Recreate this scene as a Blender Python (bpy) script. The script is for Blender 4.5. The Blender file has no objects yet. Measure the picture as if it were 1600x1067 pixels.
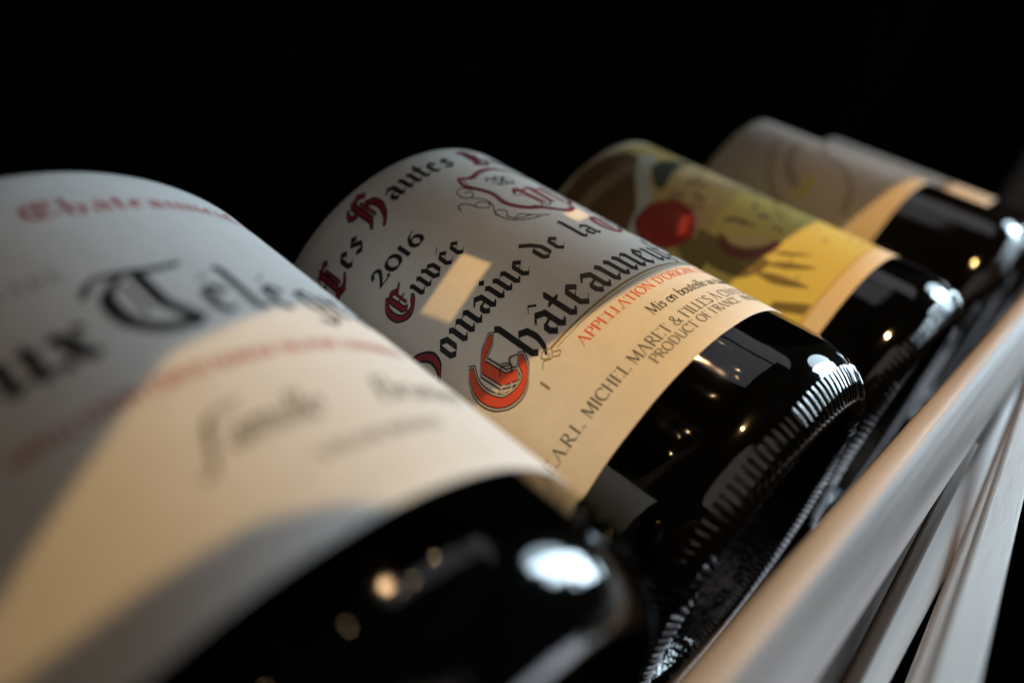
import bpy, math, random
from mathutils import Vector, Matrix
from mathutils.geometry import delaunay_2d_cdt, tessellate_polygon
random.seed(7)
S = 0.041            # bottle radius in metres: the scene is laid out in bottle radii
MM = 0.001
scene = bpy.context.scene
COL = scene.collection

# ------------------------------------------------------------------ camera
cam_d = bpy.data.cameras.new('camera')
cam = bpy.data.objects.new('camera', cam_d)
COL.objects.link(cam)
CAM = Vector((-2.815, -0.394, 2.218)) * S
RM = Matrix(((0.668, 0.243, -0.703), (-0.709, 0.494, -0.503), (0.225, 0.835, 0.503)))
q = RM.to_quaternion(); q.normalize()
cam.matrix_world = Matrix.Translation(CAM) @ q.to_matrix().to_4x4()
cam_d.sensor_width = 36.0
cam_d.lens = 1141.98 * 36 / 1600
cam_d.clip_start = 0.002
cam_d.clip_end = 50
cam_d.dof.use_dof = True
cam_d.dof.focus_distance = 3.12 * S
cam_d.dof.aperture_fstop = 6.0
cam_d.dof.aperture_blades = 9
scene.camera = cam

# ------------------------------------------------------------------ world, lamps, exposure
world = bpy.data.worlds.new('World'); scene.world = world; world.use_nodes = True
bg = world.node_tree.nodes['Background']
bg.inputs[0].default_value = (1.0, 0.88, 0.78, 1); bg.inputs[1].default_value = 0.014
scene.view_settings.view_transform = 'Standard'
scene.view_settings.look = 'None'
scene.view_settings.exposure = 0.0
scene.view_settings.gamma = 1.0
scene.view_settings.use_curve_mapping = False
try:
    scene.cycles.max_bounces = 8; scene.cycles.diffuse_bounces = 4; scene.cycles.glossy_bounces = 4
    scene.cycles.sample_clamp_indirect = 4.0
    scene.cycles.use_denoising = True
except Exception:
    pass

def lamp(name, kind, loc, energy, color, target=None, **kw):
    d = bpy.data.lights.new(name, kind); d.energy = energy; d.color = color
    for k, v in kw.items(): setattr(d, k, v)
    o = bpy.data.objects.new(name, d); COL.objects.link(o); o.location = loc
    if target is not None:
        o.rotation_euler = (Vector(target) - Vector(loc)).to_track_quat('-Z', 'Y').to_euler()
    return o

SUN_DIR = Vector((0.06, 0.33, -1.0))                       # the way the warm sunlight travels
SUN_POS = Vector((0.0, 0.9, 0.9)) * S - SUN_DIR * 60 * S
lamp('sun_spot', 'SPOT', SUN_POS, 245, (1.0, 0.61, 0.23), (0.235, 0.9 * S, 0.9 * S),
     spot_size=math.radians(19), spot_blend=0.9, shadow_soft_size=0.0025)
WIN = Vector((0.92, -0.26, 0.30)).normalized() * 2.4
lamp('window_light', 'AREA', WIN, 51, (0.68, 0.87, 1.0), (0, 0.04, 0.03), shape='ELLIPSE', size=0.50, size_y=1.35)
lamp('side_window', 'AREA', Vector((0.93, -0.14, 0.44)).normalized() * 2.6, 9, (0.66, 0.86, 1.0), (0, 0.04, 0.03), shape='ELLIPSE', size=0.55, size_y=0.9)
lamp('low_window', 'AREA', Vector((0.34, -0.82, -0.46)).normalized() * 2.4, 50, (0.80, 0.88, 1.0), (0.06, 0, -0.02),
     shape='RECTANGLE', size=2.4, size_y=1.7)
lamp('warm_fill_spot', 'SPOT', (0.38, 0.50, 1.40), 9, (1.0, 0.62, 0.32), (0.13, 0.05, 0.02),
     spot_size=math.radians(22), spot_blend=0.9, shadow_soft_size=0.05)  # added warm fill for the shaded labels, not a known lamp
lamp('ring_fill', 'AREA', Vector((-0.12, -0.79, 0.59)).normalized() * 2.0, 2.8, (1.0, 0.88, 0.80), (0.02, 0.0, 0.0), shape='ELLIPSE', size=1.8, size_y=1.0)  # added fill that picks out the base ring ridges
lamp('sheen_light', 'AREA', Vector((0.50, 0.24, 0.85)).normalized() * 2.0, 2.6, (0.92, 0.92, 1.0), (0.02, 0.02, 0.02), shape='ELLIPSE', size=1.5, size_y=1.2)  # added area light that gives the glass its soft grey sheen
for k, dv in enumerate([(-.37, .24, .90), (-.56, .25, .79), (.02, .25, .97), (.37, .25, .90), (.52, .31, .80), (-.43, .27, .87), (.30, .23, .93)]):
    lamp('bulb', 'POINT', Vector((-.4, .3, .8)) * S + Vector(dv).normalized() * 1.6, 0.35 if k < 5 else 0.12, (1.0, 0.70, 0.36), shadow_soft_size=0.014)

# ------------------------------------------------------------------ materials
def nmat(name):
    m = bpy.data.materials.new(name); m.use_nodes = True
    nt = m.node_tree; b = nt.nodes['Principled BSDF']
    return m, nt, b
def N(nt, t, **kw):
    n = nt.nodes.new(t)
    for k, v in kw.items(): setattr(n, k, v)
    return n
def ramp(nt, fac, stops):
    r = N(nt, 'ShaderNodeValToRGB'); e = r.color_ramp.elements
    while len(e) < len(stops): e.new(0.5)
    for i, (p, c) in enumerate(stops):
        e[i].position = p; e[i].color = (*c, 1) if len(c) == 3 else c
    nt.links.new(fac, r.inputs[0]); return r.outputs[0]
def noise(nt, scale, detail=4, rough=.55, vec=(1, 1, 1)):
    tc = N(nt, 'ShaderNodeTexCoord'); mp = N(nt, 'ShaderNodeMapping'); mp.inputs['Scale'].default_value = vec
    nt.links.new(tc.outputs['Object'], mp.inputs[0])
    n = N(nt, 'ShaderNodeTexNoise'); n.inputs['Scale'].default_value = scale
    n.inputs['Detail'].default_value = detail; n.inputs['Roughness'].default_value = rough
    nt.links.new(mp.outputs[0], n.inputs['Vector']); return n.outputs[0]
def bump(nt, b, h, strength, dist):
    bp = N(nt, 'ShaderNodeBump'); bp.inputs['Strength'].default_value = strength; bp.inputs['Distance'].default_value = dist
    nt.links.new(h, bp.inputs['Height']); nt.links.new(bp.outputs[0], b.inputs['Normal'])

def paper(name, c, var=0.09, rough=0.62):
    m, nt, b = nmat(name)
    f = noise(nt, 240, 8, .72)
    lo = tuple(x * (1 - var) for x in c)
    nt.links.new(ramp(nt, f, [(.3, lo), (.7, c)]), b.inputs['Base Color'])
    b.inputs['Roughness'].default_value = rough; b.inputs['Specular IOR Level'].default_value = 0.25
    ribs = noise(nt, 1.0, 2, .5, (700, 2600, 700))
    bump(nt, b, ribs, 0.5, 0.0001)
    return m
def ink(name, c, rough=0.5, wear=0.12):
    m, nt, b = nmat(name)
    f = noise(nt, 2200, 3, .6)
    hi = tuple(min(1, x + wear * 0.25) for x in c)
    nt.links.new(ramp(nt, f, [(.35, c), (.8, hi)]), b.inputs['Base Color'])
    b.inputs['Roughness'].default_value = rough; b.inputs['Specular IOR Level'].default_value = 0.3
    return m
def glass(name, c, rough=0.04):
    m, nt, b = nmat(name)
    b.inputs['Base Color'].default_value = (*c, 1)
    f = noise(nt, 160, 5, .6)
    nt.links.new(ramp(nt, f, [(.35, (rough,) * 3), (.8, (rough * 2.2,) * 3)]), b.inputs['Roughness'])
    b.inputs['IOR'].default_value = 1.52
    bump(nt, b, noise(nt, 70, 3, .5), 0.24, 0.0006)
    return m
def ripple_glass(name, c):
    m, nt, b = nmat(name)
    b.inputs['Base Color'].default_value = (*c, 1); b.inputs['Roughness'].default_value = 0.08; b.inputs['IOR'].default_value = 1.5
    bump(nt, b, noise(nt, 1.0, 3, .6, (420, 60, 420)), 0.9, 0.0007)
    return m
def wood(name, stops, vec=(5, 70, 70), rough=0.6):
    m, nt, b = nmat(name)
    f = noise(nt, 1.6, 8, .62, vec)
    nt.links.new(ramp(nt, f, stops), b.inputs['Base Color'])
    b.inputs['Roughness'].default_value = rough
    b.inputs['Specular IOR Level'].default_value = 0.4
    bump(nt, b, noise(nt, 3, 6, .7, vec), 0.35, 0.0006)
    return m
def plain(name, c, rough=0.6, metal=0.0):
    m, nt, b = nmat(name)
    f = noise(nt, 40, 4)
    nt.links.new(ramp(nt, f, [(.3, tuple(x * .8 for x in c)), (.7, c)]), b.inputs['Base Color'])
    b.inputs['Roughness'].default_value = rough; b.inputs['Metallic'].default_value = metal
    return m
M = dict(
    white=paper('white_paper', (.80, .80, .79)), cream=paper('cream_paper', (.80, .77, .71)),
    yellow=paper('yellow_paper', (.74, .52, .13)), beige=paper('beige_paper', (.62, .54, .47)),
    beige2=paper('dusty_paper', (.60, .52, .44)), border=paper('border_paper', (.72, .60, .42)),
    black=ink('black_ink', (.012, .012, .014)), grey=ink('grey_ink', (.10, .10, .095)),
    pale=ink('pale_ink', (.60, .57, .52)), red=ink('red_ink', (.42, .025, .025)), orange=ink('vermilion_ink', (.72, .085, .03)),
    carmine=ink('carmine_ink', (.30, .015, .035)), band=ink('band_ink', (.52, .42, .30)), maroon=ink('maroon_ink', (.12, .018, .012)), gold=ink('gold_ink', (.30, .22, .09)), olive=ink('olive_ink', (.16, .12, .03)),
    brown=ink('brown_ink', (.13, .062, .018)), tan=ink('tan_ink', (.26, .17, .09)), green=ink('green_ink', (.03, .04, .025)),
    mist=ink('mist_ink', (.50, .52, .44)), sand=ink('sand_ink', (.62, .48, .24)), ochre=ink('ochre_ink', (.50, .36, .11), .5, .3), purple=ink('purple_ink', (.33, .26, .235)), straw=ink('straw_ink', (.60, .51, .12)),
    seal=plain('seal_wax', (.30, .014, .008), .6), glass=glass('bottle_glass', (.0008, .0008, .0007)), glass_brown=glass('brown_glass', (.0022, .0014, .001)),
    punt=ripple_glass('punt_glass', (.0015, .0011, .0008)), foil=plain('capsule_foil', (.002, .0015, .0015), .9, 0.0),
    wood=wood('rail_wood', [(.25, (.25, .205, .18)), (.5, (.40, .35, .32)), (.75, (.54, .49, .46))]),
    wood_b=wood('brace_wood', [(.25, (.55, .50, .47)), (.5, (.70, .66, .63)), (.75, (.80, .77, .74))]),
    wood_d=wood('dark_wood', [(.25, (.07, .036, .016)), (.5, (.13, .07, .032)), (.75, (.20, .11, .05))]),
    mask=wood('sun_mask_wood', [(.25, (.03, .02, .012)), (.75, (.07, .045, .028))]),  # wood of the added sun-shaping board
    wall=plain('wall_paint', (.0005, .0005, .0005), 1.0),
)

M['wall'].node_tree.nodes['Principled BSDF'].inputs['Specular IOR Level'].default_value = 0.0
# ------------------------------------------------------------------ object helpers
def empty(name, loc, label, cat, group=None):
    o = bpy.data.objects.new(name, None); COL.objects.link(o); o.location = loc
    o.empty_display_size = 0.02
    o['label'] = label; o['category'] = cat
    if group: o['group'] = group
    return o
def mesh_obj(name, vs, fs, mat, parent=None, smooth=True):
    me = bpy.data.meshes.new(name); me.from_pydata([tuple(v) for v in vs], [], fs); me.update()
    if smooth: me.polygons.foreach_set('use_smooth', [True] * len(me.polygons))
    me.materials.append(mat)
    o = bpy.data.objects.new(name, me); COL.objects.link(o)
    if parent is not None: o.parent = parent
    return o

# ------------------------------------------------------------------ pen strokes and lettering
def smooth_pts(pts, n=7):
    P = [Vector(p) for p in pts]; out = []
    for i in range(len(P) - 1):
        p0 = P[i - 1] if i else P[0] * 2 - P[1]; p1, p2 = P[i], P[i + 1]
        p3 = P[i + 2] if i + 2 < len(P) else P[-1] * 2 - P[-2]
        for k in range(n):
            t = k / n
            out.append(0.5 * ((2 * p1) + (p2 - p0) * t + (2 * p0 - 5 * p1 + 4 * p2 - p3) * t * t + (3 * p1 - p0 - 3 * p2 + p3) * t ** 3))
    out.append(P[-1]); return out
def hull(pts):
    pts = sorted(set((round(p[0], 6), round(p[1], 6)) for p in pts))
    if len(pts) < 3: return pts
    def half(ps):
        h = []
        for p in ps:
            while len(h) > 1 and (h[-1][0] - h[-2][0]) * (p[1] - h[-2][1]) - (h[-1][1] - h[-2][1]) * (p[0] - h[-2][0]) <= 0: h.pop()
            h.append(p)
        return h
    a, b = half(pts), half(pts[::-1]); return a[:-1] + b[:-1]
def pen(strokes, w, ang, thin, step=0.35):
    """sweep a broad nib along strokes ('l' straight or 's' curved), return merged triangles"""
    a = Vector((math.cos(ang), math.sin(ang))) * w / 2; b = Vector((-math.sin(ang), math.cos(ang))) * thin / 2
    nib = [a + b, a - b, -a - b, -a + b]
    vs, fs = [], []
    for st in strokes:
        kind, pts = st[0], st[1]; k = st[2] if len(st) > 2 else 1.0
        P = smooth_pts(pts) if kind == 's' else [Vector(p) for p in pts]
        for i in range(len(P) - 1):
            n = max(1, int((P[i + 1] - P[i]).length / step))
            for j in range(n):
                p, r = P[i].lerp(P[i + 1], j / n), P[i].lerp(P[i + 1], (j + 1) / n)
                h = hull([p + c * k for c in nib] + [r + c * k for c in nib])
                if len(h) < 3: continue
                fs.append(list(range(len(vs), len(vs) + len(h)))); vs += [Vector(c) for c in h]
    r = delaunay_2d_cdt(vs, [], fs, 0, 1e-5)
    return [tuple(v) for v in r[0]], [tuple(f) for f, src in zip(r[2], r[5]) if src]

def minim(x, top=1.0, foot=True):
    s = [('l', [(x - .10, top - .06), (x + .02, top - .18)]), ('l', [(x, top - .16), (x, .17)])]
    s.append(('l', [(x - .02, .19), (x + .11, .05), (x + .2, .14)]) if foot else ('l', [(x, .2), (x - .06, .04)]))
    return s
def hair(*p): return ('l', list(p), .35)
BL = {  # blackletter small letters, x-height 1: strokes, advance
 'i': (minim(.18) + [('l', [(.12, 1.36), (.24, 1.24)])], .50), 'n': (minim(.18) + minim(.70) + [hair((.2, .72), (.6, .98))], 1.02),
 'm': (minim(.18) + minim(.68) + minim(1.18) + [hair((.2, .72), (.58, .98)), hair((.7, .72), (1.08, .98))], 1.5),
 'u': (minim(.18) + minim(.70) + [hair((.26, .06), (.68, .3))], 1.02),
 'h': ([('l', [(.10, 1.72), (.2, 1.6)]), ('l', [(.18, 1.62), (.18, .17)]), ('l', [(.16, .19), (.29, .05)])] + [('l', [(.45, .95), (.68, .80)]), ('s', [(.68, .82), (.72, .45), (.62, .08), (.48, -.16)]), hair((.2, .72), (.5, .98))], .98),
 'l': ([('l', [(.10, 1.72), (.2, 1.6)]), ('l', [(.18, 1.62), (.18, .17)]), ('l', [(.16, .19), (.29, .05), (.38, .14)])], .52),
 'a': ([('l', [(.16, .80), (.32, .96), (.62, .80)]), ('l', [(.62, .82), (.62, .17)]), ('l', [(.60, .19), (.73, .05), (.82, .14)]), ('l', [(.60, .56), (.24, .46)], .6), ('l', [(.20, .46), (.18, .22), (.32, .05)]), hair((.32, .05), (.6, .28))], .98),
 'e': ([('l', [(.20, .82), (.18, .22), (.36, .04)]), ('l', [(.20, .84), (.38, .97), (.60, .76)]), hair((.62, .74), (.22, .48)), hair((.36, .04), (.64, .26))], .82),
 'o': ([('l', [(.20, .82), (.20, .20), (.40, .04)]), ('l', [(.40, .97), (.66, .80), (.66, .22)]), hair((.2, .8), (.42, .98)), hair((.40, .02), (.66, .2))], .96),
 'd': ([('l', [(.20, .82), (.20, .20), (.40, .04)]), ('l', [(.68, .20), (.66, .78), (.40, 1.18), (.02, 1.52)]), hair((.2, .8), (.46, 1.02)), hair((.40, .02), (.66, .2))], .98),
 't': ([('l', [(.20, 1.30), (.20, .17)]), ('l', [(.18, .19), (.32, .05), (.42, .16)]), ('l', [(-.04, .90), (.44, .94)], .7)], .58),
 's': ([('l', [(.60, .80), (.40, .97), (.20, .78)]), ('l', [(.20, .76), (.58, .36)]), ('l', [(.58, .34), (.36, .04), (.10, .20)])], .80),
 'v': ([('l', [(.04, 1.06), (.20, .84), (.20, .22), (.42, .04)]), ('l', [(.42, .98), (.66, .78), (.66, .24)]), hair((.42, .02), (.68, .24))], .96),
 'r': (minim(.18) + [('l', [(.44, .96), (.58, .82)]), hair((.2, .7), (.46, .98))], .70),
 'f': ([('l', [(.20, 1.45), (.20, .10)]), ('l', [(.2, .12), (.14, -.12)]), ('l', [(.22, 1.45), (.40, 1.66), (.60, 1.50)], .8), ('l', [(-.02, .90), (.46, .94)], .7)], .56),
 'x': ([('l', [(.12, .92), (.30, .80), (.46, .22), (.66, .06)]), hair((.68, .96), (.10, .02)), ('l', [(.60, .98), (.70, .86)], .8), ('l', [(.06, .14), (.18, .02)], .8), ('l', [(.16, .52), (.62, .52)], .5)], .84),
 'g': ([('l', [(.20, .82), (.20, .24), (.40, .06)]), ('l', [(.42, .97), (.66, .82), (.66, -.2), (.40, -.46), (.10, -.32)]), hair((.2, .8), (.44, .98)), hair((.4, .04), (.66, .22))], .96),
 'p': ([('l', [(.08, 1.02), (.2, .86)]), ('l', [(.18, .88), (.18, -.5)]), ('l', [(.40, .98), (.68, .80), (.68, .22), (.42, .04)]), hair((.2, .74), (.44, 1.0)), hair((.2, .1), (.5, .04))], .98),
 'q': ([('l', [(.20, .82), (.20, .20), (.40, .04)]), ('l', [(.42, .97), (.66, .82), (.66, -.5)]), hair((.2, .8), (.44, .98))], .96),
 'b': ([('l', [(.10, 1.72), (.2, 1.6)]), ('l', [(.18, 1.62), (.18, .2), (.40, .04)]), ('l', [(.40, .96), (.66, .78), (.66, .22)]), hair((.2, .72), (.44, 1.0)), hair((.4, .02), (.66, .22))], .96),
 'c': ([('l', [(.20, .82), (.18, .22), (.36, .04)]), ('l', [(.22, .86), (.40, .98), (.56, .84)]), hair((.36, .04), (.6, .22))], .72),
 '-': ([('l', [(.08, .48), (.44, .54)])], .56), ' ': ([], .62),
 # capitals
 'C': ([('s', [(.48, 1.62), (.22, 1.30), (.12, .82), (.24, .32), (.62, .06), (1.06, .18), (1.30, .52)], 1.15), ('l', [(.62, 1.48), (.64, .52), (.78, .40)]), ('l', [(.52, 1.50), (.86, 1.66), (1.16, 1.46), (1.36, 1.62)], .9), ('l', [(.98, 1.42), (.98, .62)], .45), hair((.64, .98), (1.2, 1.04))], 1.46),
 'C2': ([('s', [(.36, 1.44), (.16, 1.10), (.12, .68), (.28, .26), (.66, .08), (1.04, .20), (1.26, .58)]), ('l', [(.64, 1.24), (.68, .60), (.90, .42)], 1.15), ('l', [(.62, 1.26), (.84, 1.46), (1.24, 1.60)], .9)], 1.46),
 'D': ([('s', [(.10, 1.50), (.46, 1.66), (.96, 1.48), (1.24, .98), (1.12, .40), (.70, .06)], 1.15), ('l', [(.50, 1.42), (.46, .40), (.30, .16)]), ('l', [(.08, .22), (.40, .04), (.76, .12)], .9), ('l', [(.80, 1.30), (.80, .40)], .45), ('s', [(.12, 1.26), (.0, .98), (.18, .84)], .6)], 1.48),
 'L': ([('l', [(.52, 1.66), (.50, .34), (.30, .14)]), ('l', [(.06, .18), (.34, .22), (.72, .02), (1.06, .22)], .95), ('s', [(.30, 1.60), (.06, 1.30), (.22, 1.02)], .7), ('l', [(.76, 1.40), (.76, .34)], .45), ('s', [(.5, 1.5), (.86, 1.66), (1.02, 1.5)], .7)], 1.22),
 'H': ([('l', [(.44, 1.62), (.42, .30), (.26, .10)]), ('s', [(.12, 1.58), (.0, 1.28), (.24, 1.10), (.42, 1.3)], .8), ('l', [(.42, .92), (.84, 1.06), (1.06, .86)]), ('s', [(1.06, .88), (1.10, .40), (.86, -.16), (.62, -.34)]), ('l', [(.70, 1.34), (.70, .3)], .45), ('l', [(.44, 1.56), (.84, 1.66), (1.04, 1.44)], .85)], 1.34),
 'B': ([('l', [(.40, 1.52), (.38, .30), (.24, .12)]), ('l', [(.16, 1.46), (.62, 1.66), (1.02, 1.38), (.96, 1.08), (.62, .92)]), ('l', [(.62, .92), (1.08, .72), (1.04, .26), (.66, .02), (.14, .14)]), ('l', [(.66, 1.4), (.66, .3)], .45)], 1.30),
 'T': ([('s', [(-.12, 1.26), (.06, 1.56), (.46, 1.60), (.90, 1.56), (1.34, 1.66)], .75), ('s', [(.36, 1.44), (.10, 1.08), (.10, .48), (.40, .10), (.88, .04)], 1.1), ('l', [(.66, 1.50), (.66, .66), (.92, .10)], 1.0), hair((.40, 1.3), (.40, .5))], 1.36),
 'P': ([('l', [(.40, 1.52), (.38, .10), (.24, -.1)]), ('l', [(.16, 1.46), (.62, 1.66), (1.06, 1.32), (1.0, .86), (.60, .66)]), ('l', [(.66, 1.4), (.66, .7)], .45)], 1.2),
 'V': ([('s', [(.0, 1.3), (.12, 1.62), (.30, 1.2), (.24, .5), (.5, .05)], 1.1), ('s', [(.6, 1.5), (1.0, 1.62), (1.1, .9), (.9, .3), (.5, .04)])], 1.34),
}
def sm(x, y0, y1, serif=.13, k=1.0):
    out = [('l', [(x, y0), (x, y1)], k)]
    for y in (y0, y1): out.append(('l', [(x - serif, y), (x + serif, y)], .22))
    return out
def ring(cx, cy, rx, ry, a0=0, a1=360, n=16):
    return ('l', [(cx + rx * math.cos(math.radians(a0 + (a1 - a0) * i / n)), cy + ry * math.sin(math.radians(a0 + (a1 - a0) * i / n))) for i in range(n + 1)])
def bar(x0, x1, y, k=.35): return ('l', [(x0, y), (x1, y)], k)
RO = {  # roman letters, capital height 1
 'A': ([('l', [(.40, 1), (.05, 0)], .45), ('l', [(.38, 1), (.72, 0)]), bar(.16, .58, .34), bar(-.06, .16, 0, .22), bar(.6, .86, 0, .22)], .86),
 'B': (sm(.16, 0, 1) + [('s', [(.16, .98), (.5, .94), (.5, .58), (.16, .53)], .8), ('s', [(.16, .53), (.62, .46), (.58, .04), (.16, .02)], .9)], .72),
 'C': ([ring(.46, .5, .38, .5, 48, 312), ('l', [(.72, .68), (.72, .92)], .5)], .82), 'D': (sm(.16, 0, 1) + [('s', [(.16, .98), (.55, .93), (.74, .5), (.55, .07), (.16, .02)], .9)], .88),
 'E': (sm(.16, 0, 1) + [bar(.16, .58, .98), bar(.16, .48, .52), bar(.16, .62, .02), ('l', [(.58, .98), (.58, .82)], .4), ('l', [(.63, .02), (.63, .2)], .4)], .72),
 'F': (sm(.16, 0, 1) + [bar(.16, .58, .98), bar(.16, .48, .52), ('l', [(.58, .98), (.58, .82)], .4)], .66),
 'G': ([ring(.46, .5, .38, .5, 48, 318), ('l', [(.74, .42), (.74, .1)]), bar(.6, .86, .42, .22)], .88), 'H': (sm(.16, 0, 1) + sm(.66, 0, 1) + [bar(.16, .66, .52)], .84),
 'I': (sm(.16, 0, 1), .34), 'L': (sm(.16, 0, 1) + [bar(.16, .58, .02), ('l', [(.6, .02), (.6, .2)], .4)], .64),
 'M': (sm(.14, 0, 1, .1, .5) + sm(.84, 0, 1, .1) + [('l', [(.16, 1), (.48, .1)]), ('l', [(.82, 1), (.5, .1)], .5)], 1.02),
 'N': (sm(.14, 0, 1, .1, .5) + sm(.72, 0, 1, .1, .5) + [('l', [(.14, 1), (.72, .02)])], .88), 'O': ([ring(.46, .5, .38, .5)], .94),
 'P': (sm(.16, 0, 1) + [('s', [(.16, .98), (.56, .93), (.56, .52), (.16, .46)], .9)], .68), 'R': (sm(.16, 0, 1) + [('s', [(.16, .98), (.54, .93), (.54, .55), (.16, .50)], .9), ('l', [(.34, .5), (.72, 0)])], .78),
 'S': ([('s', [(.56, .86), (.34, 1.0), (.12, .80), (.32, .55), (.56, .32), (.38, .02), (.08, .14)], .95)], .66), 'T': (sm(.36, 0, 1) + [bar(.02, .70, .98), ('l', [(.02, .98), (.02, .8)], .4), ('l', [(.7, .98), (.7, .8)], .4)], .74),
 'U': (sm(.14, .3, 1, .1) + [('s', [(.14, .4), (.2, .06), (.42, 0), (.62, .1), (.66, .4)]), ('l', [(.66, .4), (.66, 1)], .5), bar(.54, .78, 1, .22)], .82), 'X': ([('l', [(.08, 1), (.66, 0)]), ('l', [(.64, 1), (.08, 0)], .45)], .74),
 'V': ([('l', [(.05, 1), (.4, 0)]), ('l', [(.72, 1), (.4, 0)], .45)], .8),
 '&': ([('s', [(.78, .02), (.44, .44), (.22, .78), (.40, 1.0), (.54, .8), (.3, .52), (.08, .26), (.30, .0), (.58, .14), (.74, .48)], .8)], .9),
 '.': ([('l', [(.1, .02), (.14, .06)])], .26), "'": ([('l', [(.14, 1.0), (.1, .78)], .8)], .22), '-': ([bar(.05, .35, .4, .5)], .42), ' ': ([], .36),
 '2': ([('s', [(.08, .74), (.28, 1.0), (.54, .80), (.36, .42), (.06, .05)], .9), ('l', [(.06, .06), (.62, .06), (.66, .2)], .7)], .76), '0': ([ring(.38, .42, .33, .42)], .80), '1': (sm(.2, 0, .84), .46),
 '6': ([('s', [(.62, .98), (.30, .82), (.08, .42)], .7), ring(.38, .32, .28, .32)], .74),
 'a': ([('s', [(.1, .50), (.28, .62), (.42, .5)], .8), ('l', [(.42, .5), (.42, .06), (.52, .02)]), ring(.24, .18, .18, .17)], .54), 'b': (sm(.12, .05, 1, .07) + [ring(.33, .3, .22, .3)], .60),
 'c': ([ring(.28, .3, .22, .3, 45, 315)], .48), 'd': ([ring(.26, .3, .22, .3)] + sm(.48, 0, 1, .07), .62), 'e': ([ring(.28, .3, .22, .3, 0, 315), bar(.1, .5, .34)], .52),
 'g': ([ring(.28, .34, .22, .26), ('s', [(.5, .5), (.5, -.1), (.3, -.3), (.08, -.18)], .9)], .56), 'h': (sm(.12, 0, 1, .07) + [('s', [(.14, .45), (.32, .62), (.46, .42)], .8)] + sm(.46, 0, .42, .08), .62),
 'i': (sm(.14, 0, .6, .08) + [('l', [(.12, .84), (.16, .88)])], .30), 'l': (sm(.14, 0, 1, .08), .28), 'm': (sm(.12, 0, .6, .07) + sm(.42, 0, .45, .07) + sm(.72, 0, .45, .07) + [('s', [(.14, .45), (.3, .62), (.42, .44)], .8), ('s', [(.44, .45), (.6, .62), (.72, .44)], .8)], .86),
 'n': (sm(.12, 0, .6, .07) + sm(.44, 0, .45, .07) + [('s', [(.14, .45), (.32, .62), (.44, .44)], .8)], .58), 'o': ([ring(.28, .3, .23, .3)], .58), 'p': (sm(.12, -.32, .6, .07) + [ring(.33, .3, .22, .3)], .60),
 'r': (sm(.12, 0, .6, .07) + [('s', [(.14, .42), (.28, .6), (.38, .56)], .8)], .42), 's': ([('s', [(.36, .5), (.2, .62), (.08, .48), (.34, .22), (.2, 0), (.05, .1)], .9)], .42),
 't': ([('l', [(.16, .82), (.16, .1), (.28, .02)]), bar(.02, .32, .58)], .36), 'u': (sm(.12, .1, .6, .06) + sm(.44, 0, .6, .07) + [('s', [(.12, .2), (.24, 0), (.44, .16)], .8)], .58),
}
ACC = {'â': ('a', 'c'), 'é': ('e', 'a'), 'è': ('e', 'g'), 'À': ('A', 'g'), 'Â': ('A', 'c'), 'Ô': ('O', 'c'), 'É': ('E', 'a'), 'î': ('i', 'c')}
GC = {}
def glyph(font, ch, weight=1.0, scale_k=1.0):
    key = (font, ch, weight)
    if key in GC: return GC[key]
    base, acc = ACC.get(ch, (ch, None))
    st, adv = (BL if font == 'BL' else RO)[base]; st = list(st)
    if acc:
        cx = adv / 2 - .02; y = (1.22 if font == 'BL' else (1.12 if base.isupper() else .76)); d = .2 if font == 'BL' else .12
        st.append({'c': ('l', [(cx - d, y), (cx, y + d * .9), (cx + d, y)], .4), 'a': ('l', [(cx - d * .3, y), (cx + d * .7, y + d)], .6), 'g': ('l', [(cx + d * .3, y), (cx - d * .7, y + d)], .6)}[acc])
    if font == 'BL': g = pen(st, .27 * weight, math.radians(40), .07 * weight, .25)
    else: g = pen(st, .15 * weight, math.radians(12), .05 * weight, .25)
    GC[key] = (g, adv); return GC[key]

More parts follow.
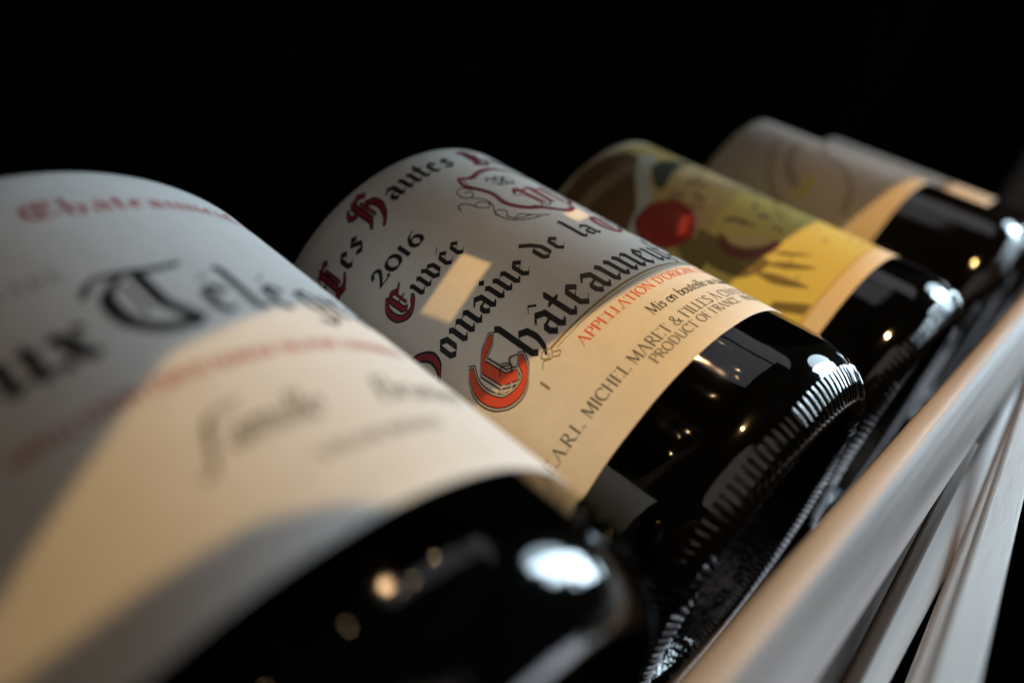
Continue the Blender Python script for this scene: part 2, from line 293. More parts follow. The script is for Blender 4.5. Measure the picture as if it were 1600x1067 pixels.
class Sheet:
    """print on a label, in millimetres along the girth (u) and along the bottle (v)"""
    def __init__(s): s.layers = {}
    def add(s, mat, level, pts, tris, name='print_art'):
        L = s.layers.setdefault((name, mat, level), ([], [])); o = len(L[0])
        L[0].extend(pts); L[1].extend(tuple(i + o for i in t) for t in tris)
    def text(s, txt, font, u, v, h, mat, level=1, width=None, sx=1.0, shear=0.0, arc=None, weight=1.0, track=0.0, name='lettering'):
        adv = sum(glyph(font, c, weight)[1] + track for c in txt)
        k = h; kx = (width / adv) if width else h * sx
        x = 0
        for c in txt:
            (gv, gt), a = glyph(font, c, weight)
            if gv:
                pts = []
                for (px, py) in gv:
                    uu = u + (x + px) * kx + shear * py * k
                    pts.append((uu, v + py * k + (arc(uu) if arc else 0)))
                s.add(mat, level, pts, gt, name)
            x += a + track
        return u + adv * kx
    def cap(s, ch, u, v, h, w, layers, arc=0):
        """a decorated initial: concentric layers of the same strokes"""
        st, adv = BL[ch]
        for lvl, (mat, nib) in enumerate(layers):
            gv, gt = pen(st, nib, math.radians(40), nib * .42, .25)
            s.add(mat, lvl + 1, [(u + x * w / adv, v + y * h / 1.66 + arc * x) for x, y in gv], gt, 'initial')
    def stroke(s, mat, level, strokes, w, thin=None, ang=30, name='print_art'):
        gv, gt = pen(strokes, w, math.radians(ang), thin if thin else w, 1.2); s.add(mat, level, gv, gt, name)
    def poly(s, mat, level, pts, name='print_art', curve=False):
        P = smooth_pts(list(pts) + [pts[0]], 6)[:-1] if curve else [Vector(p) for p in pts]
        # slice into strips so that the sheet follows the curve of the glass
        us = [p.x for p in P]; lo, hi = min(us), max(us); n = max(1, int((hi - lo) / 1.2))
        vs = [Vector(p) for p in P]; faces = [list(range(len(P)))]; edges = []
        vlo, vhi = min(p.y for p in P) - 1, max(p.y for p in P) + 1
        for i in range(1, n):
            x = lo + (hi - lo) * i / n + .0137
            vs += [Vector((x, vlo)), Vector((x, vhi))]; edges.append((len(vs) - 2, len(vs) - 1))
        r = delaunay_2d_cdt(vs, edges, faces, 0, 1e-5)
        def inside(x, y):
            c = False
            for i in range(len(P)):
                a, b = P[i - 1], P[i]
                if (a.y > y) != (b.y > y) and x < (b.x - a.x) * (y - a.y) / (b.y - a.y) + a.x: c = not c
            return c
        keep = [t for t in r[2] if inside(sum(r[0][i].x for i in t) / 3, sum(r[0][i].y for i in t) / 3)]
        s.add(mat, level, [tuple(v) for v in r[0]], [tuple(t) for t in keep], name)
    def build(s, R, parent, dv=0.0):
        k = 0
        for (name, mat, level), (pts, tris) in s.layers.items():
            rr = R + (0.13 + 0.025 * level) * MM
            vs = [(rr * math.sin(u * MM / R), (v + dv) * MM, rr * math.cos(u * MM / R)) for u, v in pts]
            fs = []
            for t in tris:
                a, b, c = (pts[i] for i in t)
                cr = (b[0] - a[0]) * (c[1] - a[1]) - (b[1] - a[1]) * (c[0] - a[0])
                if abs(cr) < 1e-9: continue
                fs.append(tuple(t) if cr < 0 else tuple(reversed(t)))
            fs = [f[::-1] for f in fs]
            o = mesh_obj(name, vs, fs, M[mat], parent, smooth=False)
            o['kind'] = 'stuff'

# ------------------------------------------------------------------ bottles
def lathe(name, prof, mat, parent, seg=160, rfun=None):
    vs, fs = [], []
    for (r, y) in prof:
        for i in range(seg):
            a = 2 * math.pi * i / seg
            vs.append((r * math.sin(a) * S, y * S, r * math.cos(a) * S))
    for j in range(len(prof) - 1):
        for i in range(seg):
            k = (i + 1) % seg
            fs.append((j * seg + i, (j + 1) * seg + i, (j + 1) * seg + k, j * seg + k))
    return mesh_obj(name, vs, fs, mat, parent)
def catmull(pr, n=5): return [tuple(p) for p in smooth_pts(pr, n)]
HEEL = catmull([(1.0, .40), (1.0, .30), (.994, .22), (.976, .155), (.952, .108)], 6)
PUNT = catmull([(.735, .07), (.69, .15), (.60, .27), (.44, .46), (.24, .60), (.08, .655), (.002, .66)], 5)
TOPS = [(1.0, .40), (1.0, 2.0), (1.0, 4.35)] + catmull([(1.0, 4.35), (.985, 4.55), (.90, 4.85), (.72, 5.20), (.52, 5.50), (.405, 5.80), (.37, 6.15), (.355, 6.6), (.345, 7.05)], 4)[1:]
def base_ring(parent, mat, teeth=150, depth=1.0):
    rt = random.Random(5); vary = [rt.uniform(.55, 1.15) for _ in range(teeth)]; drift = [rt.uniform(-.10, .10) for _ in range(teeth)]
    per = 8; seg = teeth * per; vs, fs = [], []
    prof = catmull([(.952, .108), (.925, .068), (.885, .025), (.835, .0), (.78, .016), (.735, .07)], 4); n = len(prof)
    for j, (r, y) in enumerate(prof):
        t = j / (n - 1); amp = math.sin(math.pi * min(1, max(0, t))) ** .35
        for i in range(seg):
            a = 2 * math.pi * (i + drift[i // per % teeth] * per * (1 - abs(2 * (i % per + .5) / per - 1))) / seg + .034 * (t - .5)
            ph = (i % per + .5) / per - .5
            tooth = max(0.0, math.cos(2 * math.pi * ph)) ** 2 if j not in (0, n - 1) else 0
            amp_i = amp * vary[i // per % teeth] * depth
            vs.append(((r + .007 * tooth * amp_i * (1 - 2 * t)) * math.sin(a) * S, (y - .006 * tooth * amp_i) * S, (r + .007 * tooth * amp_i * (1 - 2 * t)) * math.cos(a) * S))
    for j in range(n - 1):
        for i in range(seg):
            k = (i + 1) % seg
            fs.append((j * seg + i, j * seg + k, (j + 1) * seg + k, (j + 1) * seg + i))
    o = mesh_obj('base_ring', vs, fs, mat, parent); return o
def make_label(parent, name, u0, u1, v0, v1, mat, R=S, corner=0.0):
    """a paper sheet wrapped on the glass, with a rim down to the glass"""
    n = int((u1 - u0) / 1.0); vs, fs = [], []
    rows = [(R + .005 * MM, v0), (R + .11 * MM, v0 + .02), (R + .13 * MM, v0 + .06)] + [(R + .13 * MM, v0 + (v1 - v0) * k / 24) for k in range(1, 24)] + [(R + .13 * MM, v1 - .06), (R + .11 * MM, v1 - .02), (R + .005 * MM, v1)]
    for (rr, v) in rows:
        for i in range(n + 1):
            u = u0 + (u1 - u0) * i / n
            wob = .10 * math.sin(u * .35) * math.sin(u * .11 + 2) if v < v0 + 1 else 0
            lift = 0.05 * MM * math.sin(u * .19 + v * .05) if v0 + 1 < v < v1 - 1 else 0
            a = u * MM / R; r2 = rr + (lift * 0)
            vs.append((r2 * math.sin(a), (v + wob * .4) * MM, r2 * math.cos(a)))
    for j in range(len(rows) - 1):
        for i in range(n):
            a = j * (n + 1) + i
            fs.append((a, a + n + 1, a + n + 2, a + 1))
    return mesh_obj(name, vs, [f[::-1] for f in fs], mat, parent)

SHARED = {}
def make_bottle(x, z, label, y=0.0, gmat='glass', knurl=1.0):
    t = empty('wine_bottle', (x * S, y * S, z * S), label, 'bottle', 'wine bottles lying side by side in the rack')
    def part(name, build):
        key = (name, gmat, knurl)
        if key in SHARED:
            o = SHARED[key].copy(); COL.objects.link(o); o.parent = t
        else:
            o = build(); SHARED[key] = o
        return o
    part('glass_body', lambda: lathe('glass_body', [(r, yy) for r, yy in reversed(TOPS)] + HEEL[1:], M[gmat], t))
    part('punt', lambda: lathe('punt', PUNT, M['punt'], t, 160))
    part('base_ring', lambda: base_ring(t, M[gmat], depth=knurl))
    part('capsule', lambda: lathe('capsule', [(.352, 5.9), (.40, 5.9), (.385, 6.15), (.37, 6.6), (.36, 6.95), (.385, 6.96), (.385, 7.08), (.36, 7.12), (.0, 7.12)][1:], M['foil'], t, 64))
    return t

# ---- nearest bottle: white label with black blackletter name
b1 = make_bottle(-2.057, .165, 'nearest dark bottle with white label, large black gothic lettering and smooth base', y=-.06, knurl=.12)
l1 = make_label(b1, 'label', -58, 58, 13.9 + 2.46, 85.4 + 2.46, M['white'])
s1 = Sheet()
s1.text('Châteauneuf-du-Pape', 'BL', -6.0, 72.6, 2.6, 'red', arc=lambda u: max(0, u) ** 1.35 * .065, width=53, weight=.85)
s1.cap('T', -5.8, 45.0, 12.6, 10.3, [('black', .21)])
s1.text('élégraphe', 'BL', 2.9, 46.0, 6.0, 'black', width=42, weight=.85)
s1.text('Vieux', 'BL', -30.5, 44.8, 5.7, 'black', width=22.3, weight=1.1)
s1.text('VIGNOBLES & CHATEAUX', 'RO', -40, 59.2, 1.6, 'grey', width=33.5, weight=1.2, track=.5)
s1.text('APPELLATION CHÂTEAUNEUF-DU-PAPE CONTRÔLÉE', 'RO', -20, 37.0, 1.7, 'red', width=44, weight=1.35)
s1.text('Famille', 'RO', -8.2, 26.6, 4.3, 'grey', width=11.5, shear=.34, weight=.8)
s1.stroke('grey', 1, [('s', [(-9.4, 25.2), (-8.2, 25.4), (-6.6, 29.2), (-5.2, 31.6), (-2.6, 32.0)])], .55, .2)
s1.text('Brunier', 'RO', 9.8, 26.6, 4.3, 'grey', width=15, shear=.34, weight=.8)
s1.text('VIGNERONS', 'RO', -.8, 21.4, 1.4, 'grey', width=15, weight=1.2, track=.1)
s1.build(S, l1, 2.46)

# ---- second bottle: cream label, the one in focus
b2 = make_bottle(0, 0, 'sharp second bottle with cream label dated 2016, big red initial and knurled base', y=0)
l2 = make_label(b2, 'label', -56, 56, 19.9, 98.3, M['cream'])
s2 = Sheet()
RED2 = [('black', .33), ('carmine', .17)]
arc_a = lambda u: -0.0062 * (u + 2) ** 2 + 2.6
s2.cap('L', -45.6, 82.2, 7.6, 6.2, RED2, arc=1.3)
s2.text('es', 'BL', -39.2, 84.6, 3.8, 'black', width=7.0, arc=lambda u: (u + 38) * .12)
s2.cap('H', -30.6, 86.6, 8.2, 7.6, RED2, arc=1.4)
s2.text('autes', 'BL', -22.4, 89.0, 3.9, 'black', width=19.4, arc=lambda u: .9 - .004 * (u + 2) ** 2)
s2.cap('B', .4, 88.6, 7.6, 7.0, RED2)
s2.text('rusquières', 'BL', 8.0, 89.4, 3.9, 'black', width=38, arc=lambda u: -.004 * u * u)
s2.text('2016', 'RO', -38.0, 75.3, 3.7, 'black', width=13.2, weight=1.45, track=.06)
s2.cap('C', -41.4, 66.2, 6.3, 6.2, RED2)
s2.text('uvée', 'BL', -34.9, 66.6, 3.5, 'black', width=13.2)
s2.cap('D', -49.4, 52.6, 7.4, 8.2, RED2)
s2.text('omaine', 'BL', -41.0, 53.0, 4.2, 'black', width=23.0)
s2.text('de', 'BL', -15.9, 53.3, 4.0, 'black', width=7.6)
s2.text('la', 'BL', -4.5, 53.5, 4.0, 'black', width=6.6)
s2.cap('C', 4.2, 53.2, 7.2, 7.0, [('carmine', .26)])
s2.text('harbonnière', 'BL', 11.4, 53.4, 4.0, 'black', width=40)
# the big initial
s2.cap('C2', -43.2, 38.3, 11.4, 11.0, [('black', .40), ('pale', .33), ('black', .26), ('orange', .20)])
s2.stroke('black', 5, [('s', [(-38.0, 43.4), (-36.6, 44.2), (-35.6, 43.2), (-34.6, 44.0), (-33.4, 43.3)]), ('s', [(-36.3, 42.0), (-35.3, 43.2), (-36.2, 44.6)])], .22)
s2.stroke('pale', 5, [('s', [(-40.6, 42.2), (-39.6, 41.4), (-39.9, 40.6), (-38.6, 40.2), (-37.8, 40.9)]), ('s', [(-40.2, 41.2), (-39.1, 41.9), (-38.4, 41.0)])], .22)
s2.text('hâteauneuf-du', 'BL', -32.6, 40.3, 5.5, 'black', width=56, weight=.92)
# gilded rule, curl and dash
s2.stroke('gold', 1, [('l', [(-29.2, 39.2), (46, 38.9)])], .46, .46, 90)
s2.stroke('gold', 1, [('l', [(-28.6, 38.45), (46, 38.15)])], .16, .16, 90)
s2.stroke('gold', 1, [('s', [(-29.2, 39.1), (-30.4, 39.9), (-31.6, 39.3), (-31.0, 38.3), (-30.2, 38.8)]), ('s', [(-29.4, 38.9), (-30.6, 37.9), (-31.8, 38.6), (-33.0, 37.9)]), ('s', [(-29.6, 38.4), (-28.7, 37.7), (-29.5, 37.2), (-30.2, 37.8)])], .26, .14)
s2.stroke('gold', 1, [('l', [(-34.9, 36.6), (-34.9, 34.8)])], .40, .3)
s2.text("APPELLATION D'ORIGINE CONTRÔLÉE", 'RO', -25.9, 34.9, 2.05, 'orange', width=53, weight=.92)
s2.text('Mis en bouteille au château', 'RO', -13.6, 30.3, 2.3, 'black', width=30, weight=.85, shear=.12)
s2.text('E.A.R.L. MICHEL MARET & FILLES À CHÂTEAUNEUF-DU-PAPE', 'RO', -45.6, 26.0, 2.2, 'grey', width=82, weight=.95)
s2.text('PRODUCT OF FRANCE - PRODUIT DE FRANCE', 'RO', -21.6, 23.6, 1.85, 'grey', width=54, weight=.95)
# crest with scrolls
shield = [(-9.3, 81.6), (-8.2, 84.4), (-5.6, 83.6), (-1.5, 85.3), (3.4, 86.2), (8.0, 85.2), (12.0, 83.6), (14.6, 84.4), (15.6, 81.6), (13.4, 78.0), (13.8, 73.0), (11.6, 69.4), (8.4, 67.4), (6.8, 65.2), (3.2, 63.6), (.2, 65.0), (-2.2, 66.6), (-5.2, 68.0), (-7.4, 71.6), (-6.9, 76.4), (-9.3, 81.6)]
s2.stroke('carmine', 1, [('s', shield)], 1.0, .55, 60, 'crest')
s2.stroke('black', 2, [('s', [(x * .93 + .2, 75 + (y - 75) * .93) for x, y in shield])], .16, .12, 30, 'crest')
s2.stroke('black', 1, [('s', [(-3.6, 80.6), (-2.6, 82.0), (-1.2, 80.4), (0, 82.2), (1.2, 80.6), (2.6, 82.0), (3.6, 80.4)]), ('s', [(-3.2, 79.6), (-1.6, 78.6), (.2, 80.0), (2.0, 78.6), (3.4, 79.8)]), ('s', [(-1.8, 81.6), (-.4, 79.4), (1.2, 81.4), (.2, 78.2)]), ('l', [(-2.4, 78.2), (2.4, 78.0)])], .42, .2, 30, 'crest')
s2.stroke('carmine', 1, [('l', [(-.8, 75.2), (.2, 68.4)]), ('l', [(.2, 75.6), (1.2, 68.4)]), ('l', [(3.4, 75.4), (3.0, 68.2)]), ('l', [(4.4, 75.6), (4.0, 68.2)]), ('l', [(7.0, 75.2), (7.2, 68.2)]), ('l', [(8.2, 75.4), (8.2, 68.6)]), ('s', [(-2.2, 74.0), (-.8, 75.6), (1.2, 74.6), (3.6, 75.8), (5.6, 74.4), (8.6, 75.8), (10, 74.4)])], .72, .4, 30, 'crest')
s2.stroke('black', 2, [('s', [(-2.8, 68.0), (-1.6, 66.9), (-.4, 67.8), (1.2, 67.0), (2.4, 68.2)]), ('s', [(-1.2, 74.8), (-2.8, 73.4), (-1.8, 72.4)])], .34, .16, 30, 'crest')
s2.stroke('black', 1, [('s', [(-9.0, 79.4), (-10.4, 81.4), (-12.2, 80.6), (-12.4, 78.2), (-10.8, 77.4), (-9.8, 78.8), (-11.0, 79.6)]),
    ('s', [(-11.2, 77.2), (-9.6, 75.0), (-10.0, 72.4), (-11.6, 70.0), (-11.2, 66.8), (-8.6, 64.6), (-5.2, 63.8)]),
    ('s', [(-15.8, 75.4), (-15.0, 77.0), (-13.4, 76.2), (-12.6, 73.8), (-11.0, 72.4), (-10.0, 73.6), (-11.2, 75.2), (-12.8, 74.6)]),
    ('s', [(-12.2, 69.4), (-10.6, 70.6), (-9.4, 69.2), (-10.6, 67.6), (-9.2, 65.8), (-6.4, 65.2)]), ('s', [(-10.4, 66.0), (-8.2, 66.8), (-6.0, 65.0), (-3.2, 63.4)])], .30, .13, 35, 'scrollwork')
s2.stroke('black', 1, [('s', [(16.0, 79.4), (18.4, 81.4), (19.6, 79.2), (17.4, 77.0), (16.4, 72.0), (17.0, 67.0), (13, 64), (9.6, 63.6)])], .30, .13, 35, 'scrollwork')
s2.build(S, l2)

# ---- third bottle: yellow label with red seal
b3 = make_bottle(2.098, -.118, 'third bottle with yellow pictorial label and round red seal', y=0)
l3 = make_label(b3, 'label', -56, 56, 20.2, 103.6, M['border'])
s3 = Sheet()
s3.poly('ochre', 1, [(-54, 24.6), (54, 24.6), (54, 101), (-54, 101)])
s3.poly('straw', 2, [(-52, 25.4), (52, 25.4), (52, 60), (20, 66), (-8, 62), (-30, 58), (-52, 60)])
s3.poly('brown', 2, [(-54, 101.5), (-33.3, 102.2), (-24.6, 102.7), (-15.2, 101.4), (-8.1, 98.9), (-9, 94.3), (-17.7, 89), (-25.4, 82.2), (-29.7, 78), (-40, 74), (-54, 72)])
s3.poly('tan', 3, [(-50, 90.5), (-32.7, 92.4), (-23.6, 91.0), (-15.5, 90.9), (-13, 94), (-22.8, 95.2), (-31.7, 96), (-50, 95)], curve=True)
s3.poly('mist', 3, [(-7.5, 95), (-3.1, 92.2), (-15, 85.8), (-22.9, 78.5), (-34, 74), (-35, 77.5), (-25.8, 81.2), (-17.5, 88.8)], curve=True)
s3.poly('green', 3, [(-10.4, 88.4), (-1.7, 88.2), (6, 84), (-4, 82.6), (-8.2, 82.1), (-17.3, 78.9), (-17.2, 82.3)], curve=True)
s3.poly('sand', 3, [(-4.4, 83.6), (8, 84), (24, 78), (24, 44), (14, 46), (2, 60), (-6, 72), (-10.5, 79.0)])
rs = random.Random(3)
for k in range(46):                                        # vine leaves and figures drawn in short strokes
    u, v = rs.uniform(-34, 12), rs.uniform(46, 80)
    if (u + 27.6) ** 2 + (v - 70.2) ** 2 < 90: continue
    a = rs.uniform(0, 6.3); l = rs.uniform(1.2, 4.5)
    s3.stroke(rs.choice(['olive', 'olive', 'green', 'brown', 'tan', 'sand']), 4, [('s', [(u, v), (u + l * .5 * math.cos(a), v + l * .5 * math.sin(a) + rs.uniform(-.8, .8)), (u + l * math.cos(a), v + l * math.sin(a))])], rs.uniform(.5, 1.6), .4)
for k in range(9):
    u = -9 + k * 2.6; v = 76 - k * 3.4
    s3.stroke('olive', 4, [('s', [(u - 2, v), (u, v - 1.6 + random.random()), (u + 3, v - .6), (u + 5, v - 2.2)])], .9, .4)
s3.poly('olive', 4, [(-33, 63), (-27.5, 60.8), (-31.4, 54.5), (-37, 54)], curve=True)
s3.poly('olive', 4, [(-32, 57.3), (-24.9, 61.4), (-24.6, 53.6), (-23.6, 44.6), (-25, 40.2), (-31.5, 43.2), (-33, 50.3)], curve=True)
s3.poly('sand', 5, [(-24.0, 56.5), (-22.6, 52), (-17.6, 44.6), (-21, 45.6), (-23.6, 50.0)], curve=True)
s3.poly('maroon', 5, [(-22.6, 56.6), (-24.6, 55.8), (-27.9, 51.8), (-26.8, 46.4), (-22.6, 42.4), (-16.8, 41.8), (-17.2, 43.4), (-21.2, 45.2), (-24.6, 50.2), (-23.2, 54.7)], curve=True)
s3.poly('olive', 4, [(-26.2, 42.6), (-22.3, 37.6), (-19.4, 30.6), (-23.3, 35.2)], curve=True)
s3.poly('olive', 4, [(-29, 42.4), (-26.6, 37.2), (-25.8, 28.7), (-29.2, 35.6)], curve=True)
s3.poly('olive', 4, [(-21, 43), (-18.5, 38.6), (-15.6, 33.6), (-19.8, 38.2)], curve=True)
for k in range(26):
    u, v = rs.uniform(-34, 14), rs.uniform(26, 44); l = rs.uniform(1, 4)
    s3.stroke(rs.choice(['olive', 'gold', 'ochre', 'sand']), 3, [('s', [(u, v), (u + l * .5, v + rs.uniform(-.6, .6)), (u + l, v + rs.uniform(-.5, .5))])], rs.uniform(.25, .8), .25)
s3.text('GRAND VIN', 'RO', -15, 31.6, 2.4, 'olive', width=20, weight=1.5)
s3.text('ROUGE', 'RO', -16.5, 29.2, 1.6, 'olive', width=12, weight=1.5)
s3.text('MIS EN BOUTEILLE', 'RO', -20, 26.4, 1.5, 'olive', width=26, weight=1.5)
s3.poly('olive', 4, [(-36, 33.6), (-33.4, 33.4), (-29.6, 25.6), (-33, 25.6)])
s3.build(S, l3)
# raised wax seal on the label
def wax_seal(parent, cu, cv, ru):
    vs, fs = [], []; seg = 48
    prof = [(0, .30), (.3, .42), (.45, .26), (.66, .30), (.76, .34), (.82, .62), (.92, .60), (1.0, .30), (1.03, .0)]
    for r, h in prof:
        for i in range(seg):
            a = 2 * math.pi * i / seg; w = 1 + .03 * math.sin(3 * a + 1) + .02 * math.sin(7 * a)
            u = cu + ru * r * w * math.cos(a); v = cv + ru * r * w * math.sin(a); R = S + (.2 + h) * MM
            vs.append((R * math.sin(u * MM / S), v * MM, R * math.cos(u * MM / S)))
    for j in range(len(prof) - 1):
        for i in range(seg):
            k = (i + 1) % seg; fs.append((j * seg + i, (j + 1) * seg + i, (j + 1) * seg + k, j * seg + k))
    return mesh_obj('wax_seal', vs, fs, M['seal'], parent)
ws = wax_seal(l3, -27.6, 70.2, 8.2); ws['label'] = 'round red wax seal on the yellow label'

# ---- fourth bottle: dusty beige label
b4 = make_bottle(4.195, .005, 'fourth bottle with dusty beige label and faint dark arcs', y=0, gmat='glass_brown')
l4 = make_label(b4, 'label', -56, 56, 37.0, 101, M['beige'])
s4 = Sheet()
s4.poly('band', 1, [(-55, 37.6), (55, 37.6), (55, 44.6), (-55, 44.6)])
s4.stroke('purple', 1, [('s', [(-12, 87), (-21, 84.6), (-29, 81), (-35.5, 75.5), (-40, 69)])], 1.8, 1.4)
s4.stroke('purple', 1, [('s', [(-12, 80), (-18.5, 78.7), (-25.5, 75.1), (-30.2, 69.7)])], 3.2, 2.4)
s4.stroke('purple', 1, [('s', [(-2, 74), (-10.4, 70), (-15, 60.5), (-22.5, 53.3), (-33.2, 50)])], 2.0, 1.6)
s4.poly('straw', 2, [(-23.8, 68.2), (-24.8, 64.6), (-29, 64), (-33.8, 64.6), (-35.6, 68.4), (-30, 67)], curve=True)
s4.build(S, l4)

# ---- fifth bottle, farthest
b5 = make_bottle(6.293, -.26, 'farthest bottle in the row with plain dusty label, mostly hidden', y=-.1, gmat='glass_brown')
l5 = make_label(b5, 'label', -56, 56, 29, 104, M['beige2'])
s5 = Sheet(); s5.poly('tan', 1, [(-55, 46), (55, 46), (55, 49), (-55, 49)])
s5.build(S, l5)

# ------------------------------------------------------------------ rack
rack = empty('wine_rack', (0, 0, -1.6 * S), 'pale wooden wine rack rail running diagonally in front of the bottle bases', 'wine rack')
def prism(name, sec, x0, x1, mat, parent, bevel=0.0, n=1, smooth=False):
    """a bar of cross-section sec (y, z) running along the row, slightly uneven"""
    vs, fs = [], []; m = len(sec)
    for i in range(n + 1):
        x = x0 + (x1 - x0) * i / n
        for (y, z) in sec: vs.append((x * S, y * S, (z + 1.6) * S))
    for i in range(n):
        for j in range(m):
            k = (j + 1) % m; fs.append((i * m + j, i * m + k, (i + 1) * m + k, (i + 1) * m + j))
    fs.append(tuple(range(m))[::-1]); fs.append(tuple(n * m + j for j in range(m)))
    o = mesh_obj(name, vs, fs, mat, parent, smooth)
    if bevel:
        b = o.modifiers.new('bevel', 'BEVEL'); b.width = bevel * S; b.segments = 3; b.limit_method = 'ANGLE'; b.angle_limit = .35
    return o
def beam(name, p, q, wv, hv, mat, parent, bevel=.03):
    p, q, wv, hv = (Vector(a) for a in (p, q, wv, hv)); vs = []
    for e in (p, q):
        for a, b in ((-1, -1), (1, -1), (1, 1), (-1, 1)): vs.append((e + wv * a / 2 + hv * b / 2 + Vector((0, 0, 1.6))) * S)
    fs = [(0, 1, 2, 3), (7, 6, 5, 4), (0, 4, 5, 1), (1, 5, 6, 2), (2, 6, 7, 3), (3, 7, 4, 0)]
    o = mesh_obj(name, vs, fs, mat, parent, False)
    b = o.modifiers.new('bevel', 'BEVEL'); b.width = bevel * S; b.segments = 2
    return o
prism('front_rail', [(-.187, .715), (-.205, .745), (-.250, .762), (-.300, .753), (-.338, .718), (-.376, .665), (-.414, .590), (-.438, .515), (-.444, .480), (-.436, .446), (-.398, .409), (-.187, .409)], -2.4, 12, M['wood'], rack, .02)
prism('lower_rail', [(-.4225, .192), (-.497, .223), (-.646, .124), (-.658, -.025), (-.4225, -.025)], -2.4, 12, M['wood_b'], rack, .02)
prism('back_rail', [(4.7, -1.12), (5.0, -1.12), (5.0, -1.5), (4.7, -1.5)], -5, 12, M['wood_d'], rack, .02)
for (bx, bz) in ((-2.057, .165), (0, 0), (2.098, -.118), (4.195, .005), (6.293, -.26)):
    for yy in (1.0, 3.8):
        beam('cradle', (bx - .8, yy, -1.09 + bz), (bx + .8, yy, -1.09 + bz), (0, .3, 0), (0, 0, .18), M['wood_d'], rack, .02)
for yy in (1.0, 3.8):
    beam('crossbar', (-5, yy, -1.42), (12, yy, -1.42), (0, .32, 0), (0, 0, .36), M['wood_d'], rack, .02)
beam('brace', (-.99, -.722, .667), (2.6, -.566, .40), (0, .122, 0), (0, 0, .064), M['wood_b'], rack, .012)
beam('brace', (-1.1, -.56, .20), (1.3, -.44, .40), (0, .055, 0), (0, 0, .07), M['wood_d'], rack, .012)
beam('brace', (-1.7, -.857, -.119), (4.2, -.40, .56), (0, .07, 0), (0, 0, .07), M['wood_b'], rack, .012)
for px in (-2.2, 11.6):
    beam('front_post', (px, -.42, -1.6), (px, -.42, .55), (.25, 0, 0), (0, .2, 0), M['wood_d'], rack, .012)
    beam('side_bar', (px, -.42, -1.42), (px, 4.6, -1.42), (.2, 0, 0), (0, 0, .2), M['wood_d'], rack, .012)

holes = []
for (bx, bz) in ((-2.057, .165), (0, 0), (2.098, -.118), (4.195, .005), (6.293, -.26)):
    holes.append([Vector((bx + 1.03 * math.cos(a * math.pi / 24), bz + 1.03 * math.sin(a * math.pi / 24), 0)) for a in range(48)])
outl = [Vector(p) for p in ((-9, -1.6, 0), (14, -1.6, 0), (14, 9, 0), (-9, 9, 0))]
loops = [outl] + holes; flat = [p for lp in loops for p in lp]; tri = tessellate_polygon(loops); n = len(flat)
vs = [(p.x * S, 4.42 * S, (p.y + 1.6) * S) for p in flat] + [(p.x * S, 4.62 * S, (p.y + 1.6) * S) for p in flat]
fs = [tuple(t) for t in tri] + [tuple(i + n for i in t)[::-1] for t in tri]; o = 0
for lp in loops:
    for i in range(len(lp)):
        k = (i + 1) % len(lp); fs.append((o + i, o + k, o + k + n, o + i + n))
    o += len(lp)
mesh_obj('blackout_panel', vs, fs, M['wall'], rack, False)  # added black board that hides neck glints and keeps the background dark
# unseen board added above the row: its edges and slots shape the sunlight
ZS = 12.0
def on_mask(bx, bz, theta, y):
    t = math.radians(theta); P = Vector((bx + math.sin(t), y, bz + math.cos(t))); s = SUN_POS / S
    k = (ZS - s.z) / (P.z - s.z); Q = s + (P - s) * k
    return (Q.x, Q.y)
B1c, B2c, B3c, B4c = (-2.057, .165), (0, 0), (2.098, -.118), (4.195, .005)
front = [on_mask(*B1c, -75, .45), on_mask(*B1c, -35, .66), on_mask(*B1c, -6, 1.01), on_mask(*B1c, 26, 1.2), on_mask(*B2c, -62, 1.08), on_mask(*B2c, -34, .95), on_mask(*B2c, -8, .91),
         on_mask(*B3c, -25, 1.03), on_mask(*B4c, -20, 1.04), on_mask(*B4c, 80, 1.05)]
front[0] = (front[0][0] - 2.5, front[0][1])
front[-1] = (front[-1][0] + 6, front[-1][1])
back_y = max(p[1] for p in front) + 4.6
outer = front + [(front[-1][0], back_y), (front[0][0], back_y)]
def mmdeg(u): return math.degrees(u / 41)
slots = [[on_mask(*B3c, mmdeg(u), v / 41) for u, v in ((-30.5, 65.2), (-23.5, 68.0), (-22.4, 65.4), (-29, 62.2))],
         [on_mask(*B2c, th, y) for th, y in ((-33.2, 1.624), (-31, 1.45), (-50.4, 1.39), (-52.8, 1.575))],
         [on_mask(*B2c, mmdeg(u), v / 41) for u, v in ((.2, 62.6), (8, 64.6), (7.5, 60.0), (.1, 57.8))]]
def slab(name, loops, z0, z1, mat, parent):
    L3 = [[Vector((x, y, 0)) for x, y in lp] for lp in loops]
    flat = [p for lp in L3 for p in lp]; tri = tessellate_polygon(L3); n = len(flat)
    vs = [((p.x) * S, p.y * S, (z0 + 1.6) * S) for p in flat] + [((p.x) * S, p.y * S, (z1 + 1.6) * S) for p in flat]
    fs = [tuple(t) for t in tri] + [tuple(i + n for i in t)[::-1] for t in tri]; o = 0
    for lp in loops:
        m = len(lp)
        for i in range(m):
            k = (i + 1) % m; fs.append((o + i, o + k, o + k + n, o + i + n))
        o += m
    return mesh_obj(name, vs, fs, mat, parent, False)
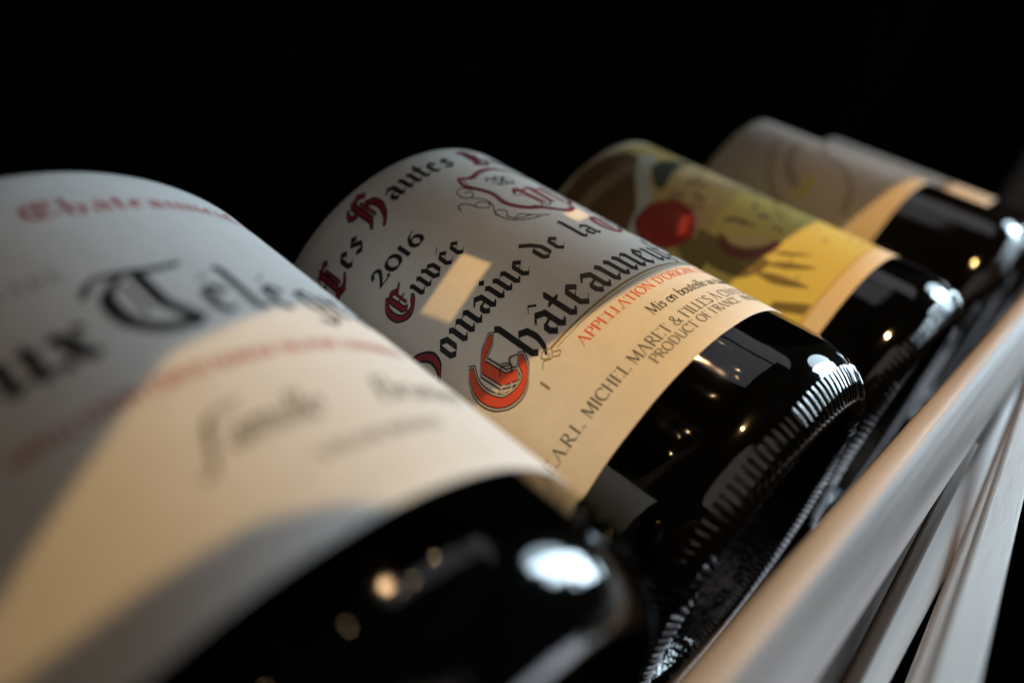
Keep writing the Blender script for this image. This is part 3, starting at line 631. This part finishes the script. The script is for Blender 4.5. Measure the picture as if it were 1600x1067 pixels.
slab('sun_mask', [outer] + slots, ZS, ZS + .06, M['mask'], rack)
fa, fb = on_mask(*B1c, -75, .45), on_mask(*B1c, -6, .46)
la, lb = on_mask(*B1c, 40, -.365), on_mask(8, 0, 0, -.365)
la = (on_mask(*B1c, 14, .10)[0] + .02, la[1])
slab('sun_mask_lip', [[la, lb, (lb[0], lb[1] - 2.6), (la[0], la[1] - 2.6)]], ZS, ZS + .06, M['mask'], rack)  # added unseen strip that keeps the sun off the rail front
fc = on_mask(*B1c, 14, .10)
lipc = [on_mask(*B1c, th, y) for th, y in ((-22, .455), (-12, .44), (-4, .385), (3, .30), (9, .20))]
slab('sun_mask_lip', [[(fa[0] - 2.5, fa[1])] + lipc + [fc, (fc[0], fc[1] - .8), (fa[0] - 2.5, fa[1] - 1.1)]], ZS, ZS + .06, M['mask'], rack)  # added unseen strip that shades the nearest label's lower end
for px in (front[0][0] + .3,):
    beam('sun_mask_post', (px, back_y - .3, -1.6), (px, back_y - .3, ZS), (.35, 0, 0), (0, .35, 0), M['wood_d'], rack, .02)  # made-up support for the sun-shaping board

for px in (front[0][0] + 1.0, front[-1][0] - 1.0):
    beam('sun_mask_bracket', (px, back_y - .5, ZS + .2), (px, 15.1, ZS + .2), (.3, 0, 0), (0, 0, .26), M['wood_d'], rack, .02)  # made-up arms that tie the sun-shaping board to the wall
# ------------------------------------------------------------------ dark wall behind
wv = [(-2, .62, -2.2), (6, .62, -2.2), (6, .62, 1.8), (-2, .62, 1.8), (-2, .66, -2.2), (6, .66, -2.2), (6, .66, 1.8), (-2, .66, 1.8)]
w = mesh_obj('wall', wv, [(0, 1, 2, 3), (7, 6, 5, 4), (0, 4, 5, 1), (1, 5, 6, 2), (2, 6, 7, 3), (3, 7, 4, 0)], M['wall'], None, False)
w['kind'] = 'structure'
fl = mesh_obj('floor', [(-4, -5, -1.4), (7, -5, -1.4), (7, .62, -1.4), (-4, .62, -1.4)], [(0, 1, 2, 3)], M['wall'], None, False)
fl['kind'] = 'structure'
